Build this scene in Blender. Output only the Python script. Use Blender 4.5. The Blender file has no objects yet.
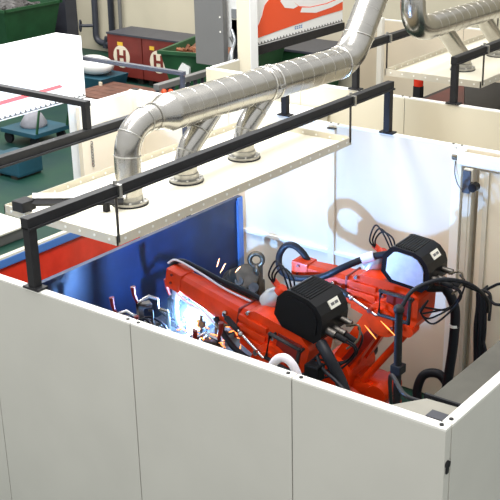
import bpy, bmesh, math, random
from mathutils import Vector, Matrix
random.seed(7)
SC = bpy.context.scene
COL = SC.collection
V = Vector
PI = math.pi

# ------------------------------------------------------------------ materials
def mat(name, col, rough=.5, metal=0., noise=0., nscale=8., bump=0., bscale=60., coat=0., emit=None, estr=0., spec=.5, dark=None):
    m = bpy.data.materials.new(name); m.use_nodes = True
    nt = m.node_tree; b = nt.nodes['Principled BSDF']
    b.inputs['Base Color'].default_value = (*col, 1)
    b.inputs['Roughness'].default_value = rough
    b.inputs['Metallic'].default_value = metal
    b.inputs['Specular IOR Level'].default_value = spec
    b.inputs['Coat Weight'].default_value = coat
    b.inputs['Coat Roughness'].default_value = .1
    tc = nt.nodes.new('ShaderNodeTexCoord')
    if noise:
        n = nt.nodes.new('ShaderNodeTexNoise'); n.inputs['Scale'].default_value = nscale
        n.inputs['Detail'].default_value = 5
        nt.links.new(tc.outputs['Object'], n.inputs['Vector'])
        r = nt.nodes.new('ShaderNodeValToRGB')
        d = dark or tuple(c*(1-noise) for c in col)
        r.color_ramp.elements[0].position = .35; r.color_ramp.elements[1].position = .65
        r.color_ramp.elements[0].color = (*d, 1)
        r.color_ramp.elements[1].color = (*col, 1)
        nt.links.new(n.outputs['Fac'], r.inputs['Fac'])
        nt.links.new(r.outputs['Color'], b.inputs['Base Color'])
    if bump:
        n2 = nt.nodes.new('ShaderNodeTexNoise'); n2.inputs['Scale'].default_value = bscale
        nt.links.new(tc.outputs['Object'], n2.inputs['Vector'])
        bp = nt.nodes.new('ShaderNodeBump'); bp.inputs['Strength'].default_value = bump; bp.inputs['Distance'].default_value = .01
        nt.links.new(n2.outputs['Fac'], bp.inputs['Height'])
        nt.links.new(bp.outputs['Normal'], b.inputs['Normal'])
    if emit:
        b.inputs['Emission Color'].default_value = (*emit, 1); b.inputs['Emission Strength'].default_value = estr
    return m
def srgb(r, g, b):
    f = lambda c: (c/255/12.92) if c/255 <= .04045 else ((c/255+.055)/1.055)**2.4
    return (f(r), f(g), f(b))
M = {
 'panel_out': mat('painted_panel_grey', srgb(205, 203, 194), .45, noise=.05, nscale=2.5, bump=.04, bscale=3),
 'panel': mat('painted_panel_cream', srgb(226, 213, 190), .5, noise=.04, nscale=3, spec=.3),
 'panel2': mat('painted_panel_tan', srgb(214, 206, 184), .5, noise=.04, nscale=2),
 'cap': mat('panel_edge', srgb(238, 236, 228), .4),
 'hood': mat('hood_paint', srgb(238, 232, 212), .4, noise=.015, nscale=3),
 'hoodrim': mat('hood_rim', srgb(206, 198, 180), .45, noise=.05, nscale=12),
 'galv': mat('galvanised_steel', (.47, .455, .42), .25, 1., noise=.12, nscale=9, bump=.02, bscale=18),
 'galv2': mat('galvanised_flange', (.5, .49, .46), .4, 1., noise=.3, nscale=20),
 'black': mat('black_steel', (.022, .022, .024), .5, noise=.2, nscale=10, spec=.2),
 'blackp': mat('black_plastic', (.008, .008, .009), .28, spec=.16),
 'rubber': mat('black_rubber', (.012, .013, .017), .45, spec=.2),
 'red': mat('robot_orange_red', srgb(232, 62, 8), .36, noise=.3, nscale=7, coat=.08, spec=.35),
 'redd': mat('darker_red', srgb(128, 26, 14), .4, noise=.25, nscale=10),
 'steel': mat('dark_steel', (.10, .09, .08), .4, .8, noise=.4, nscale=18),
 'bright': mat('bright_steel', (.55, .55, .55), .25, 1., noise=.2, nscale=20),
 'bronze': mat('brown_metal', (.16, .13, .09), .4, .7, noise=.5, nscale=14),
 'blue': mat('blue_paint', srgb(10, 34, 70), .45, noise=.45, nscale=3.5, coat=.2),
 'bluel': mat('blue_edge_paint', srgb(70, 110, 170), .35, coat=.3),
 'redpan': mat('red_gloss_panel', srgb(222, 56, 34), .25, noise=.2, nscale=5, coat=.5),
 'green': mat('green_floor', srgb(27, 66, 50), .5, noise=.35, nscale=1.2, bump=.03, bscale=8, dark=srgb(16, 52, 50), spec=.3),
 'skip': mat('green_paint', srgb(34, 84, 50), .5, noise=.35, nscale=3),
 'scrap': mat('rusty_scrap', srgb(150, 96, 66), .7, .2, noise=.6, nscale=9),
 'scrapg': mat('grey_scrap', srgb(120, 118, 118), .6, .4, noise=.6, nscale=16),
 'crate': mat('brown_red_paint', srgb(116, 40, 32), .55, noise=.2, nscale=4),
 'cream': mat('cream_paint', srgb(222, 212, 190), .5),
 'farwall': mat('plaster_wall', srgb(205, 197, 175), .8, noise=.12, nscale=.8, bump=.05, bscale=4),
 'grey': mat('grey_cabinet', srgb(108, 108, 108), .45, noise=.06, nscale=3),
 'dgrey': mat('dark_grey', srgb(62, 64, 74), .45, noise=.2, nscale=5),
 'white': mat('white_paint', srgb(244, 244, 242), .4),
 'label': mat('label_white', srgb(225, 222, 210), .5),
 'ink': mat('ink_grey', srgb(95, 95, 95), .6),
 'orange': mat('graphic_orange', srgb(238, 84, 40), .45),
 'pink': mat('graphic_red', srgb(236, 104, 106), .45),
 'inkblue': mat('graphic_blue', srgb(60, 130, 200), .5),
 'yellow': mat('yellow_label', srgb(220, 180, 50), .5),
 'column': mat('brown_grey_column', srgb(120, 112, 98), .7, noise=.2, nscale=2),
 'wood': mat('reddish_boards', srgb(120, 82, 68), .7, noise=.4, nscale=6),
 'hosew': mat('white_hose', srgb(222, 218, 226), .4),
 'beam': mat('zinc_grey_cover', srgb(84, 82, 74), .45, .2, noise=.25, nscale=6),
 'silver': mat('silver_paint', srgb(190, 194, 200), .3, .6),
 'teal': mat('teal_bin', srgb(30, 78, 96), .5, noise=.3, nscale=3),
 'spark': mat('hot_spatter', (1, .3, .05), .5, emit=(1, .30, .07), estr=2.2),
 'redd2': mat('maroon_paint', srgb(84, 22, 14), .5, noise=.3, nscale=5),
 'platem': mat('dull_plate', srgb(150, 147, 136), .5, noise=.1, nscale=8),
 'bagm': mat('grey_cloth', srgb(150, 150, 158), .8, noise=.2, nscale=12),
 'seam': mat('pipe_seam', (.62, .60, .56), .25, 1.),
 'arc_sheen': mat('arc_sheen_cover', (.82, .86, .92), .42, 1., noise=.1, nscale=20, bump=.1, bscale=30),  # pale metal in place of black plastic, to imitate the arc's white reflection
 'arc': mat('arc_light', (1, 1, 1), .5, emit=(.75, .88, 1), estr=400.),
}

# ------------------------------------------------------------------ mesh builder
class MB:
    def __init__(s, xf=None):
        s.bm = bmesh.new(); s.xf = xf or Matrix.Identity(4); s.mi = 0
    def _add(s, verts, faces, smooth=False):
        vs = [s.bm.verts.new(s.xf @ V(v)) for v in verts]
        for f in faces:
            try:
                fc = s.bm.faces.new([vs[i] for i in f]); fc.smooth = smooth; fc.material_index = s.mi
            except ValueError: pass
        return s
    def box(s, a, b, bev=0., rot=None):
        x0, y0, z0 = (min(p, q) for p, q in zip(a, b)); x1, y1, z1 = (max(p, q) for p, q in zip(a, b))
        if bev:
            t = bmesh.new(); bmesh.ops.create_cube(t, size=1)
            for v in t.verts:
                v.co = V((v.co.x*(x1-x0), v.co.y*(y1-y0), v.co.z*(z1-z0)))
            bmesh.ops.bevel(t, geom=list(t.edges), offset=min(bev, .49*min(x1-x0, y1-y0, z1-z0)), segments=2, affect='EDGES', profile=.7)
            c = V(((x0+x1)/2, (y0+y1)/2, (z0+z1)/2))
            vs = [(rot @ v.co if rot else v.co)+c for v in t.verts]
            t.verts.index_update()
            fs = [[v.index for v in f.verts] for f in t.faces]; t.free()
            return s._add(vs, fs)
        vs = [(x, y, z) for x in (x0, x1) for y in (y0, y1) for z in (z0, z1)]
        if rot:
            c = V(((x0+x1)/2, (y0+y1)/2, (z0+z1)/2)); vs = [rot @ (V(v)-c)+c for v in vs]
        return s._add(vs, [(0, 1, 3, 2), (4, 6, 7, 5), (0, 4, 5, 1), (2, 3, 7, 6), (0, 2, 6, 4), (1, 5, 7, 3)])
    def loft(s, rings, smooth=False, cap=True):
        n = len(rings[0]); vs = [p for r in rings for p in r]; fs = []
        for i in range(len(rings)-1):
            for j in range(n):
                k = (j+1) % n
                fs.append((i*n+j, i*n+k, (i+1)*n+k, (i+1)*n+j))
        s._add(vs, fs, smooth)
        if cap:
            s._add(rings[0], [list(range(n))[::-1]]); s._add(rings[-1], [list(range(n))])
        return s
    def prism(s, poly, axis, a, b):
        # poly: 2D points; axis: extrusion axis
        def p3(p, h):
            return {'x': (h, p[0], p[1]), 'y': (p[0], h, p[1]), 'z': (p[0], p[1], h)}[axis]
        return s.loft([[p3(p, a) for p in poly], [p3(p, b) for p in poly]])
    def tube(s, pts, r, n=12, smooth=True):
        pts = [V(p) for p in pts]; N = len(pts)
        rs = r if isinstance(r, (list, tuple)) else [r]*N
        rings = []; up = None
        for i, p in enumerate(pts):
            t = (pts[min(i+1, N-1)]-pts[max(i-1, 0)])
            if t.length < 1e-9: t = V((0, 0, 1))
            t.normalize()
            if up is None:
                up = V((0, 0, 1)) if abs(t.z) < .9 else V((1, 0, 0))
            a = (up - t*up.dot(t)); a.normalize(); bb = t.cross(a); up = a
            rings.append([p+(a*math.cos(2*PI*j/n)+bb*math.sin(2*PI*j/n))*rs[i] for j in range(n)])
        return s.loft(rings, smooth)
    def cyl(s, a, b, r, r2=None, n=20):
        return s.tube([a, b], [r, r if r2 is None else r2], n)
    def sphere(s, c, r, n=14, sc=(1, 1, 1)):
        c = V(c); rings = []
        for i in range(1, n):
            th = PI*i/n
            rings.append([c+V((r*sc[0]*math.sin(th)*math.cos(2*PI*j/n), r*sc[1]*math.sin(th)*math.sin(2*PI*j/n), r*sc[2]*math.cos(th))) for j in range(n)])
        return s.loft(rings, True)
    def torus(s, c, R, r, nrm=(0, 0, 1), n=28, a0=0, a1=2*PI):
        nrm = V(nrm).normalized(); a = nrm.orthogonal().normalized(); b = nrm.cross(a)
        k = n if a1-a0 < 2*PI-1e-6 else n
        pts = [V(c)+(a*math.cos(a0+(a1-a0)*i/k)+b*math.sin(a0+(a1-a0)*i/k))*R for i in range(k+1)]
        return s.tube(pts, r, 10)
def spline(pts, n=8):
    P = [V(p) for p in pts]; P = [2*P[0]-P[1]]+P+[2*P[-1]-P[-2]]; out = []
    for i in range(1, len(P)-2):
        for k in range(n):
            t = k/n; a, b, c, d = P[i-1], P[i], P[i+1], P[i+2]
            out.append(.5*((2*b)+(c-a)*t+(2*a-5*b+4*c-d)*t*t+(3*b-a-3*c+d)*t**3))
    out.append(P[-2]); return out

def tag(o, label=None, cat=None, group=None, kind=None):
    if label: o['label'] = label
    if cat: o['category'] = cat
    if group: o['group'] = group
    if kind: o['kind'] = kind
    return o
def base_of(o):
    while o.parent: o = o.parent
    return o
def obj(name, mb, m, parent=None, local=False, bevel=0.):
    bm = mb.bm
    bmesh.ops.recalc_face_normals(bm, faces=bm.faces)
    if parent is not None:
        if not local:
            L = base_of(parent).location
            for v in bm.verts: v.co -= L
        loc = None
    else:
        xs = [v.co for v in bm.verts]
        loc = V(((min(v.x for v in xs)+max(v.x for v in xs))/2, (min(v.y for v in xs)+max(v.y for v in xs))/2, min(v.z for v in xs)))
        for v in bm.verts: v.co -= loc
    me = bpy.data.meshes.new(name); bm.to_mesh(me); bm.free()
    for k in (m if isinstance(m, (list, tuple)) else [m]): me.materials.append(M[k] if isinstance(k, str) else k)
    o = bpy.data.objects.new(name, me); COL.objects.link(o)
    if parent is not None: o.parent = parent
    else: o.location = loc
    if bevel:
        md = o.modifiers.new('bevel', 'BEVEL'); md.width = bevel; md.segments = 2; md.limit_method = 'ANGLE'
    return o
def thing(name, label, cat, loc=(0, 0, 0), rz=0., group=None):
    o = bpy.data.objects.new(name, None); COL.objects.link(o)
    o.location = loc; o.rotation_euler = (0, 0, rz); o.empty_display_size = .1
    return tag(o, label, cat, group)
def struct(name, loc=(0, 0, 0)):
    o = bpy.data.objects.new(name, None); COL.objects.link(o); o.location = loc
    o['kind'] = 'structure'; return o
def copy_tree(o, parent=None):
    c = o.copy(); COL.objects.link(c)
    if parent is not None: c.parent = parent
    for ch in list(o.children): copy_tree(ch, c)
    return c

# ------------------------------------------------------------------ camera
cd = bpy.data.cameras.new('camera'); cam = bpy.data.objects.new('camera', cd); COL.objects.link(cam)
r = V((0.79277858, 0.60911949, -0.02180749)); u = V((-0.20938214, 0.30576665, 0.92879808)); f = V((-0.57241702, 0.73176513, -0.36994399))
mw = Matrix(((r.x, u.x, -f.x, 1.62492), (r.y, u.y, -f.y, -3.23942), (r.z, u.z, -f.z, 4.15484), (0, 0, 0, 1)))
cam.matrix_world = mw
cd.sensor_width = 36; cd.lens = 36*1100.13/500; cd.clip_end = 200
SC.camera = cam

# ------------------------------------------------------------------ the hall
D = 3.356; XL, XR = -3.177, -2.275; H = 2.0
fl = obj('floor', MB().box((-32, -2, -.05), (6, 30, 0)), 'green'); fl['kind'] = 'structure'
wf = struct('wall_far', (-8, 11.6, 0))
obj('wall_face', MB().box((-32, 11.5, 0), (6, 11.7, 6)), 'farwall', wf)

def panel_wall(name, axis, c0, c1, edges, m, z1=H, loc=None, capm='cap', bolts=True):
    """a run of panels along one axis; c0..c1 is the wall's thickness across it"""
    w = struct(name, loc or (0, 0, 0))
    for i in range(len(edges)-1):
        a, b = edges[i]+.0025, edges[i+1]-.0025
        p = MB(); k = MB()
        if axis == 'x':
            p.box((a, c0, .02), (b, c1, z1-.012), .003); k.box((a, c0, z1-.012), (b, c1, z1), .003)
        else:
            p.box((c0, a, .02), (c1, b, z1-.012), .003); k.box((c0, a, z1-.012), (c1, b, z1), .003)
        obj('panel', p, m, w); obj('top_edge', k, capm, w)  # top edge whiter than its panel: light from above put into the colour
        if bolts:
            q = MB()
            for t in (a+.03, b-.03):
                cpt = (t, (c0+c1)/2, z1) if axis == 'x' else ((c0+c1)/2, t, z1)
                q.cyl(cpt, (cpt[0], cpt[1], z1+.004), .009, n=10)
            obj('bolts', q, 'black', w)
    j = MB()
    for e in edges[1:-1]:
        if axis == 'x': j.box((e-.004, c0+.006, .02), (e+.004, c1-.006, z1-.01))
        else: j.box((c0+.006, e-.004, .02), (c1-.006, e+.004, z1-.01))
    if len(edges) > 2: obj('seam', j, 'ink', w)
    return w
panel_wall('wall_front', 'x', 0, .045, [-4.72, -3.64, -2.628, -1.616, -.709, 0], 'panel_out')
wr = panel_wall('wall_right', 'y', -.045, 0, [.0475, 1.2, 2.3, D-.002], 'panel_out')
wb = panel_wall('wall_back', 'x', D, D+.045, [-4.72, -3.74, -2.73, -1.72, -.709, .1], 'panel')
# the horizontal joint halfway up the back wall, and the posts in front of it
jb = MB()
jb.box((-4.70, D-.02, .975), (-2.76, D, 1.005), .004); jb.box((-2.70, D-.02, .975), (-1.80, D, 1.005), .004)
obj('middle_rail', jb, 'cap', wb)
for x in (-3.74, -2.73):
    obj('post', MB().box((x-.03, D-.025, 0), (x+.03, D, H-.03), .004), 'panel', wb)
    obj('post_cap', MB().box((x-.035, D-.03, H-.03), (x+.035, D, H-.022), .002), 'black', wb)
wl = panel_wall('wall_left', 'y', -4.765, -4.72, [2.70, D], 'panel')
obj('post', MB().box((-4.75, D-.05, 0), (-4.66, D+.02, H+.012), .005), 'panel', wl)
obj('post_cap', MB().box((-4.735, D-.035, H+.012), (-4.675, D+.005, H+.02), .003), 'black', wl)
n2 = panel_wall('wall_neighbor', 'x', 4.35, 4.395, [-4.73, -3.72, -2.70, -1.69, -.68, .35], 'panel2')
panel_wall('wall_neighbor_left', 'y', -4.775, -4.73, [4.35, 4.80], 'panel2')
panel_wall('wall_neighbor_return', 'y', -4.765, -4.72, [6.83, 7.30], 'panel')
wbb = panel_wall('wall_neighbor_back', 'x', 7.30, 7.345, [-4.72, -3.7, -2.7, -1.7, 0], 'panel')
obj('post', MB().box((-4.72, 7.24, 0), (-4.66, 7.30, H+.02), .004), 'cap', wbb)

# door in the back wall, at the right
d1 = struct('door_1', (-1.4, D-.05, 0))
obj('door_post', MB().box((-1.70, D-.085, 0), (-1.63, D-.003, H-.012), .006), 'cap', d1)
hd = obj('door_header', MB().box((-1.66, D-.10, H-.10), (-.72, D-.035, H-.02), .012), 'cap', d1)
obj('roller_end', MB().cyl((-1.70, D-.075, H-.055), (-1.655, D-.075, H-.055), .022), 'bronze', hd)
obj('hinge_post', MB().box((-1.595, D-.115, 0), (-1.53, D-.05, H-.11), .005).box((-1.575, D-.119, 0), (-1.55, D-.114, H-.12)), 'hoodrim', d1)
hg = obj('door_hinge', MB().box((-1.598, D-.124, 1.72), (-1.54, D-.116, 1.88), .003), 'dgrey', d1)
obj('door_knob', MB().cyl((-1.50, D-.11, 1.78), (-1.50, D-.17, 1.78), .03).cyl((-1.54, D-.115, 1.79), (-1.49, D-.115, 1.78), .014), 'blackp', d1)
obj('door_leaf', MB().box((-1.50, D-.075, .05), (-.75, D-.055, 1.88), .003), 'panel', d1)
obj('leaf_edge', MB().box((-1.455, D-.09, .05), (-1.42, D-.078, 1.88), .004), 'hoodrim', d1)
obj('retaining_cord', MB().tube(spline([(-1.675, D-.09, 1.92), (-1.67, D-.10, 1.84), (-1.64, D-.11, 1.77), (-1.60, D-.125, 1.74)]), .004, 6), 'ink', d1)

obj('corner_latch', MB().cyl((-.002, .022, 1.84), (.006, .022, 1.84), .016, n=14).box((-.004, .012, 1.80), (.004, .03, 1.83), .002), 'black', wr)
# zinc cable cover along the right wall and its corner plate
t = thing('cable_cover', 'grey zinc cable cover running along the inside of the right cell wall', 'cable cover', (-.13, 1.6, 0))
obj('cover_top', MB().box((-.215, .245, 1.90), (-.062, 3.22, 1.945), .004), 'beam', t)
obj('black_edging', MB().box((-.225, .234, 1.90), (-.055, .245, 1.976)).box((-.062, .2, 1.90), (-.057, .245, 1.947)), 'rubber', t)
for y in (.6, 1.8, 3.0): obj('support_leg', MB().box((-.11, y, 0), (-.07, y+.04, 1.90)), 'beam', t)
t = thing('corner_plate', 'pale grey plate with a dark patch in the front right cell corner', 'plate', (-.2, .1, 1.9))
obj('plate', MB().prism([(-.33, .047), (-.05, .047), (-.05, .232), (-.205, .222)], 'z', 1.95, 1.965), 'platem', t)
obj('dark_pad', MB().box((-.14, .095, 1.965), (-.065, .15, 1.971)), 'dgrey', t)

# ------------------------------------------------------------------ gantry rails
def rail(name_label, x, y0, y1, z=2.343, group=None, posts=True):
    t = thing('gantry_rail', name_label, 'rail', (x, (y0+y1)/2, H), group=group)
    w, h = .026, .03
    b = MB().box((x-w, y0-.03, z-h), (x+w, y1+.03, z+h), .004).box((x-w, y0-.03, z-h), (x+w+.012, y1+.03, z-h+.012), .003)
    obj('beam', b, 'black', t)
    for y in (y0, y1):
        obj('post', MB().box((x-.024, y-.024, H+.008), (x+.024, y+.024, z-h), .003), 'black', t)
        fp = obj('foot_plate', MB().box((x-.055, y-.034, H+.0005), (x+.055, y+.034, H+.012), .002), 'black', t)
    return t
rail('black steel rail with end posts passing over the hood, nearest the camera', XR, .025, D+.02)
rail('black steel rail along the far left edge of the near hood', XL, .025, D+.02)
rail('black steel rail over the second hood, with its post at the right', XR, 4.37, 7.32)
rail('black steel rail behind the big vent pipe, left of the second hood', XL, 4.37, 7.32)
# rails crossing towards the loading side
t = thing('cross_rail', 'black rail whose short post stands on the left gantry rail', 'rail', (XL, 1.31, 2.373))
obj('beam', MB().box((-5.4, 1.285, 2.515), (XL+.022, 1.335, 2.55), .004), 'black', t)
obj('post', MB().box((XL-.02, 1.29, 2.3735), (XL+.02, 1.33, 2.515), .003), 'black', t)
t = thing('cross_rail', 'thin grey rail above the white machine, reaching in front of the crates', 'rail', (-4.8, 3.0, 0))
obj('beam', MB().box((-5.82, 2.99, 2.295), (-3.86, 3.03, 2.325), .004), 'dgrey', t)
obj('end_cap', MB().box((-5.87, 2.98, 2.285), (-5.82, 3.04, 2.335), .004), 'black', t)
obj('post', MB().box((-3.90, 3.0, 0), (-3.87, 3.03, 2.295), .003), 'dgrey', t)

# ------------------------------------------------------------------ fume hoods
def hood(label, y0, y1, rods, m='hood'):
    x0, x1 = XL-.0, XR
    zb, zr = 2.03, 2.085
    t = thing('fume_hood', label, 'fume hood', ((x0+x1)/2, (y0+y1)/2, zb))
    obj('tray', MB().box((x0+.007, y0+.007, zb+.002), (x1-.007, y1-.007, zb+.014)), m, t)
    w = .008
    rim = MB().box((x0, y0, zb), (x1, y0+w, zr)).box((x0, y1-w, zb), (x1, y1, zr)).box((x0, y0, zb), (x0+w, y1, zr)).box((x1-w, y0, zb), (x1, y1, zr))
    q = rim; q.mi = 1; e = .003; n = int((y1-y0)/.105)
    for i in range(n):
        y = y0+.06+i*(y1-y0-.12)/(n-1)
        q.cyl((x1, y, zb+.028), (x1+e, y, zb+.028), .008, n=8); q.cyl((x0+w, y, zb+.03), (x0+w+e, y, zb+.03), .008, n=8)
    for i in range(8):
        x = x0+.06+i*(x1-x0-.12)/7
        q.cyl((x, y0, zb+.028), (x, y0-e, zb+.028), .008, n=8); q.cyl((x, y1-w, zb+.03), (x, y1-w-e, zb+.03), .008, n=8)
    obj('rim', q, ['hoodrim', 'cap'], t)
    for (x, y) in rods:
        rd = obj('hanger_rod', MB().cyl((x, y, zb+.02), (x, y, 2.37), .008, n=8), 'steel', t)
        obj('rod_clip', MB().box((x-.031, y-.011, 2.308), (x+.042, y+.011, 2.377), .003).cyl((x, y, 2.37), (x, y, 2.395), .012, n=8), 'galv2', rd)
    return t
hood('cream riveted fume hood hanging over the welding robots', .61, 2.895, [(XR, .62), (XR, 2.88), (XL, 2.5)])
hood('cream fume hood of the second cell at upper right', 4.83, 7.15, [(XR, 4.86), (XL, 4.86), (XR, 7.0), (XL, 7.0)])
t = thing('hinged_bar', 'black and silver bar lying on the left corner of the near hood', 'bar', (-2.9, .7, 2.05))
obj('bar', MB().tube([(-2.98, .63, 2.13), (-2.62, 1.02, 2.095)], .022, 4, False), 'black', t)
obj('bar_top', MB().tube([(-2.98, .66, 2.158), (-2.62, 1.04, 2.123)], .022, 4, False), 'white', t)
obj('end_block', MB().box((-3.045, .56, 2.09), (-2.955, .66, 2.15), .006), 'black', t)
obj('bar_foot', MB().box((-2.70, .93, 2.0445), (-2.67, .96, 2.10)), 'black', t); obj('bar_foot', MB().box((-3.02, .62, 2.0445), (-2.98, .65, 2.10)), 'black', t)

# ------------------------------------------------------------------ exhaust ducts
def straight(t, name, p0, p1, r, step=.125):
    p0, p1 = V(p0), V(p1); d = p1-p0; n = max(2, int(d.length/step))
    q = MB().tube([p0, p1], r, 32); q.mi = 1
    ax = d.normalized(); tilt = (ax+V((0, 0, .12))).normalized() if abs(ax.z) < .8 else (ax+V((0, .1, 0))).normalized()
    for i in range(n): q.torus(p0.lerp(p1, (i+.5)/n), r+.0004, .0018, tilt, 32)
    return obj(name, q, ['galv', 'seam'], t)
def arc_pts(p0, c, p1, n=10):
    p0, c, p1 = V(p0), V(c), V(p1); return [(1-t)**2*p0+2*t*(1-t)*c+t*t*p1 for t in (i/n for i in range(n+1))]
def flange(t, c, r):
    q = MB().cyl(c, (c[0], c[1], c[2]+.016), r, n=28).cyl((c[0], c[1], c[2]+.016), (c[0], c[1], c[2]+.05), r*.74, n=28)
    q.mi = 1
    for k in range(8):
        a = 2*PI*k/8; q.cyl((c[0]+.87*r*math.cos(a), c[1]+.87*r*math.sin(a), c[2]+.014), (c[0]+.87*r*math.cos(a), c[1]+.87*r*math.sin(a), c[2]+.022), .007, n=8)
    fo = obj('pipe_flange', q, ['galv2', 'cap'], t)
    obj('gasket', MB().cyl((c[0], c[1], c[2]-.008), (c[0], c[1], c[2]+.001), r*1.04, n=28), 'rubber', fo)
X = -2.67; ZP = 2.051
t = thing('exhaust_duct', 'large silver spiral exhaust duct with three branches feeding the near hood', 'duct', (X, 1.9, ZP))
straight(t, 'main_pipe', (X, 1.50, 2.51), (X, 3.32, 2.465), .113)
obj('reducer', MB().tube([(X, 1.36, 2.512), (X, 1.40, 2.512), (X, 1.48, 2.51), (X, 1.51, 2.51)], [.083, .083, .115, .115], 28), 'galv', t)
el = arc_pts((X, 1.36, 2.512), (X, 1.125, 2.52), (X, 1.125, 2.30), 12)
ep = [V((X, 1.40, 2.512))]+el+[V((X, 1.125, 2.10))]
obj('elbow', MB().tube(ep, .077, 26), 'galv', t)
eb = MB()
for k in (2, 7, 11): eb.torus(el[k], .078, .004, (el[k+1]-el[k-1]))
obj('elbow_beads', eb, 'galv2', t)
up = arc_pts((X, 3.30, 2.465), (X, 3.50, 2.46), (X, 3.62, 2.66), 10)
obj('upturn', MB().tube(up, .114, 28), 'galv', t)
straight(t, 'rising_pipe', (X, 3.60, 2.63), (X, 4.30, 3.55), .111)
for cp, cdir in ((up[1], (0, 1, 0)), (up[9], (0, .5, 1)), ((X, 2.44, 2.487), (0, 1, 0)), ((X, 2.52, 2.485), (0, 1, 0))): obj('collar', MB().torus(cp, .115, .007, cdir), 'seam', t)
obj('clamp_bolt', MB().box((X+.105, 2.45, 2.47), (X+.135, 2.51, 2.495), .004), 'bright', t)
for y in (1.63, 2.21):
    pts = [V((X, y, ZP))]+arc_pts((X, y, ZP+.08), (X, y, ZP+.16), (X, y+.06, ZP+.22), 6)+[V((X, y+.30, 2.46))]
    b = obj('branch_pipe', MB().tube(pts, .07, 24), 'galv', t)
    obj('branch_beads', MB().torus(pts[5], .071, .004, (0, .5, 1)).torus((X, y+.13, ZP+.285), .071, .004, (0, .6, .6)), 'galv2', b)
for y in (1.125, 1.63, 2.21): flange(t, (X, y, ZP), .105)
X2 = -2.72
t = thing('exhaust_duct', 'grey exhaust duct of the second cell turning down from above at upper right', 'duct', (X2, 5.5, ZP))
straight(t, 'drop_pipe', (X2, 4.47, 3.4), (X2, 4.47, 2.72), .098)
obj('elbow', MB().tube(arc_pts((X2, 4.47, 2.74), (X2, 4.47, 2.50), (X2, 4.75, 2.50), 10), .10, 26), 'galv', t)
straight(t, 'main_pipe', (X2, 4.72, 2.50), (X2, 7.6, 2.46), .10)
for y, dy in ((5.32, -.34), (6.02, -.34)):
    obj('branch_pipe', MB().tube([(X2+.03, y, ZP), (X2+.03, y, ZP+.10), (X2+.02, y+dy*.35, ZP+.2), (X2, y+dy, 2.46)], .07, 22), 'galv', t)
    flange(t, (X2+.03, y, ZP), .105)

# ------------------------------------------------------------------ loading doors with graphics
def door_box(label, y0, y1, z0, z1, dark_bar):
    t = thing('roll_door', label, 'roll door', (-5.05, (y0+y1)/2, z0))
    obj('casing', MB().box((-5.19, y0, z0), (-4.9, y1, z1), .006), 'white', t)
    s = MB(); n = int((y1-y0)/.052)
    for i in range(n):
        y = y0+(y1-y0)*(i+.5)/n; w = .3*(y1-y0)/n
        s.prism([(y-w*.6, z0+.018), (y+w*1.2, z0+.018), (y, z0+.04)], 'x', -4.9, -4.898)
    s.box((-4.9, y0, z0+.012), (-4.898, y1, z0+.019))
    obj('edge_teeth', s, 'ink', t)
    if dark_bar: obj('bottom_bar', MB().box((-4.99, y0-.02, z0-.085), (-4.885, y1+.02, z0-.002), .004), 'black', t)
    return t
ta = door_box('overexposed white roll door casing with a red stripe at far left', .6, 2.955, 2.0, 2.505, False)
obj('guide_post', MB().box((-5.15, .62, 0), (-4.95, .72, 1.999), .004), 'white', ta)
obj('red_stripe', MB().prism([(.7, 2.09), (.7, 2.125), (2.0, 2.155), (2.68, 2.16), (2.715, 2.135), (2.0, 2.125)], 'x', -4.899, -4.896), 'pink', ta)
obj('top_groove', MB().box((-5.10, .9, 2.505), (-5.085, 2.8, 2.508)), 'bronze', ta)
tb = door_box('white roll door casing with an orange graphic behind the big duct', 5.12, 6.82, 2.02, 3.2, True)
g = MB().prism([(5.28, 2.10), (5.60, 2.118), (5.99, 2.135), (6.4, 2.15), (6.81, 2.155), (6.81, 2.30), (6.5, 2.27), (6.2, 2.275), (6.0, 2.31), (5.9, 2.37), (5.82, 2.45), (5.5, 2.45), (5.42, 2.40), (5.38, 2.31), (5.33, 2.24), (5.28, 2.20)], 'x', -4.899, -4.895)
obj('graphic', g, 'orange', tb)
obj('graphic_cutout', MB().prism([(6.02, 2.245), (6.3, 2.20), (6.6, 2.215), (6.81, 2.245), (6.81, 2.29), (6.5, 2.262), (6.2, 2.268), (6.05, 2.29)], 'x', -4.895, -4.893).prism([(5.68, 2.40), (5.75, 2.33), (5.9, 2.30), (5.98, 2.315), (5.9, 2.37), (5.82, 2.45), (5.7, 2.45)], 'x', -4.895, -4.893), 'white', tb)
lt = MB()
for k in range(4):
    y = 5.93+k*.035; lt.box((-4.9, y, 2.085), (-4.898, y+.024, 2.092)).box((-4.9, y, 2.085), (-4.898, y+.008, 2.115)).box((-4.9, y, 2.108), (-4.898, y+.024, 2.115))
obj('blue_lettering', lt, 'inkblue', tb)
obj('red_marks', MB().prism([(5.2, 2.41), (5.26, 2.45), (5.25, 2.455), (5.19, 2.42)], 'x', -4.9, -4.897).prism([(5.27, 2.40), (5.30, 2.45), (5.29, 2.455), (5.26, 2.40)], 'x', -4.9, -4.897), 'pink', tb)
t = thing('door_column', 'cream upright column beside the orange door graphic', 'column', (-4.8, 5.05, 0))
obj('column_shaft', MB().box((-4.90, 4.98, 0), (-4.75, 5.10, 3.3), .006), 'cream', t)
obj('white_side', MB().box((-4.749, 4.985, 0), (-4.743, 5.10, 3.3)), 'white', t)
t = thing('door_column', 'white upright at the far end of the red striped door', 'column', (-4.83, 2.8, 0))
obj('column_shaft', MB().box((-4.89, 2.735, 0), (-4.77, 2.955, 1.998), .005), 'white', t)

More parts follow.
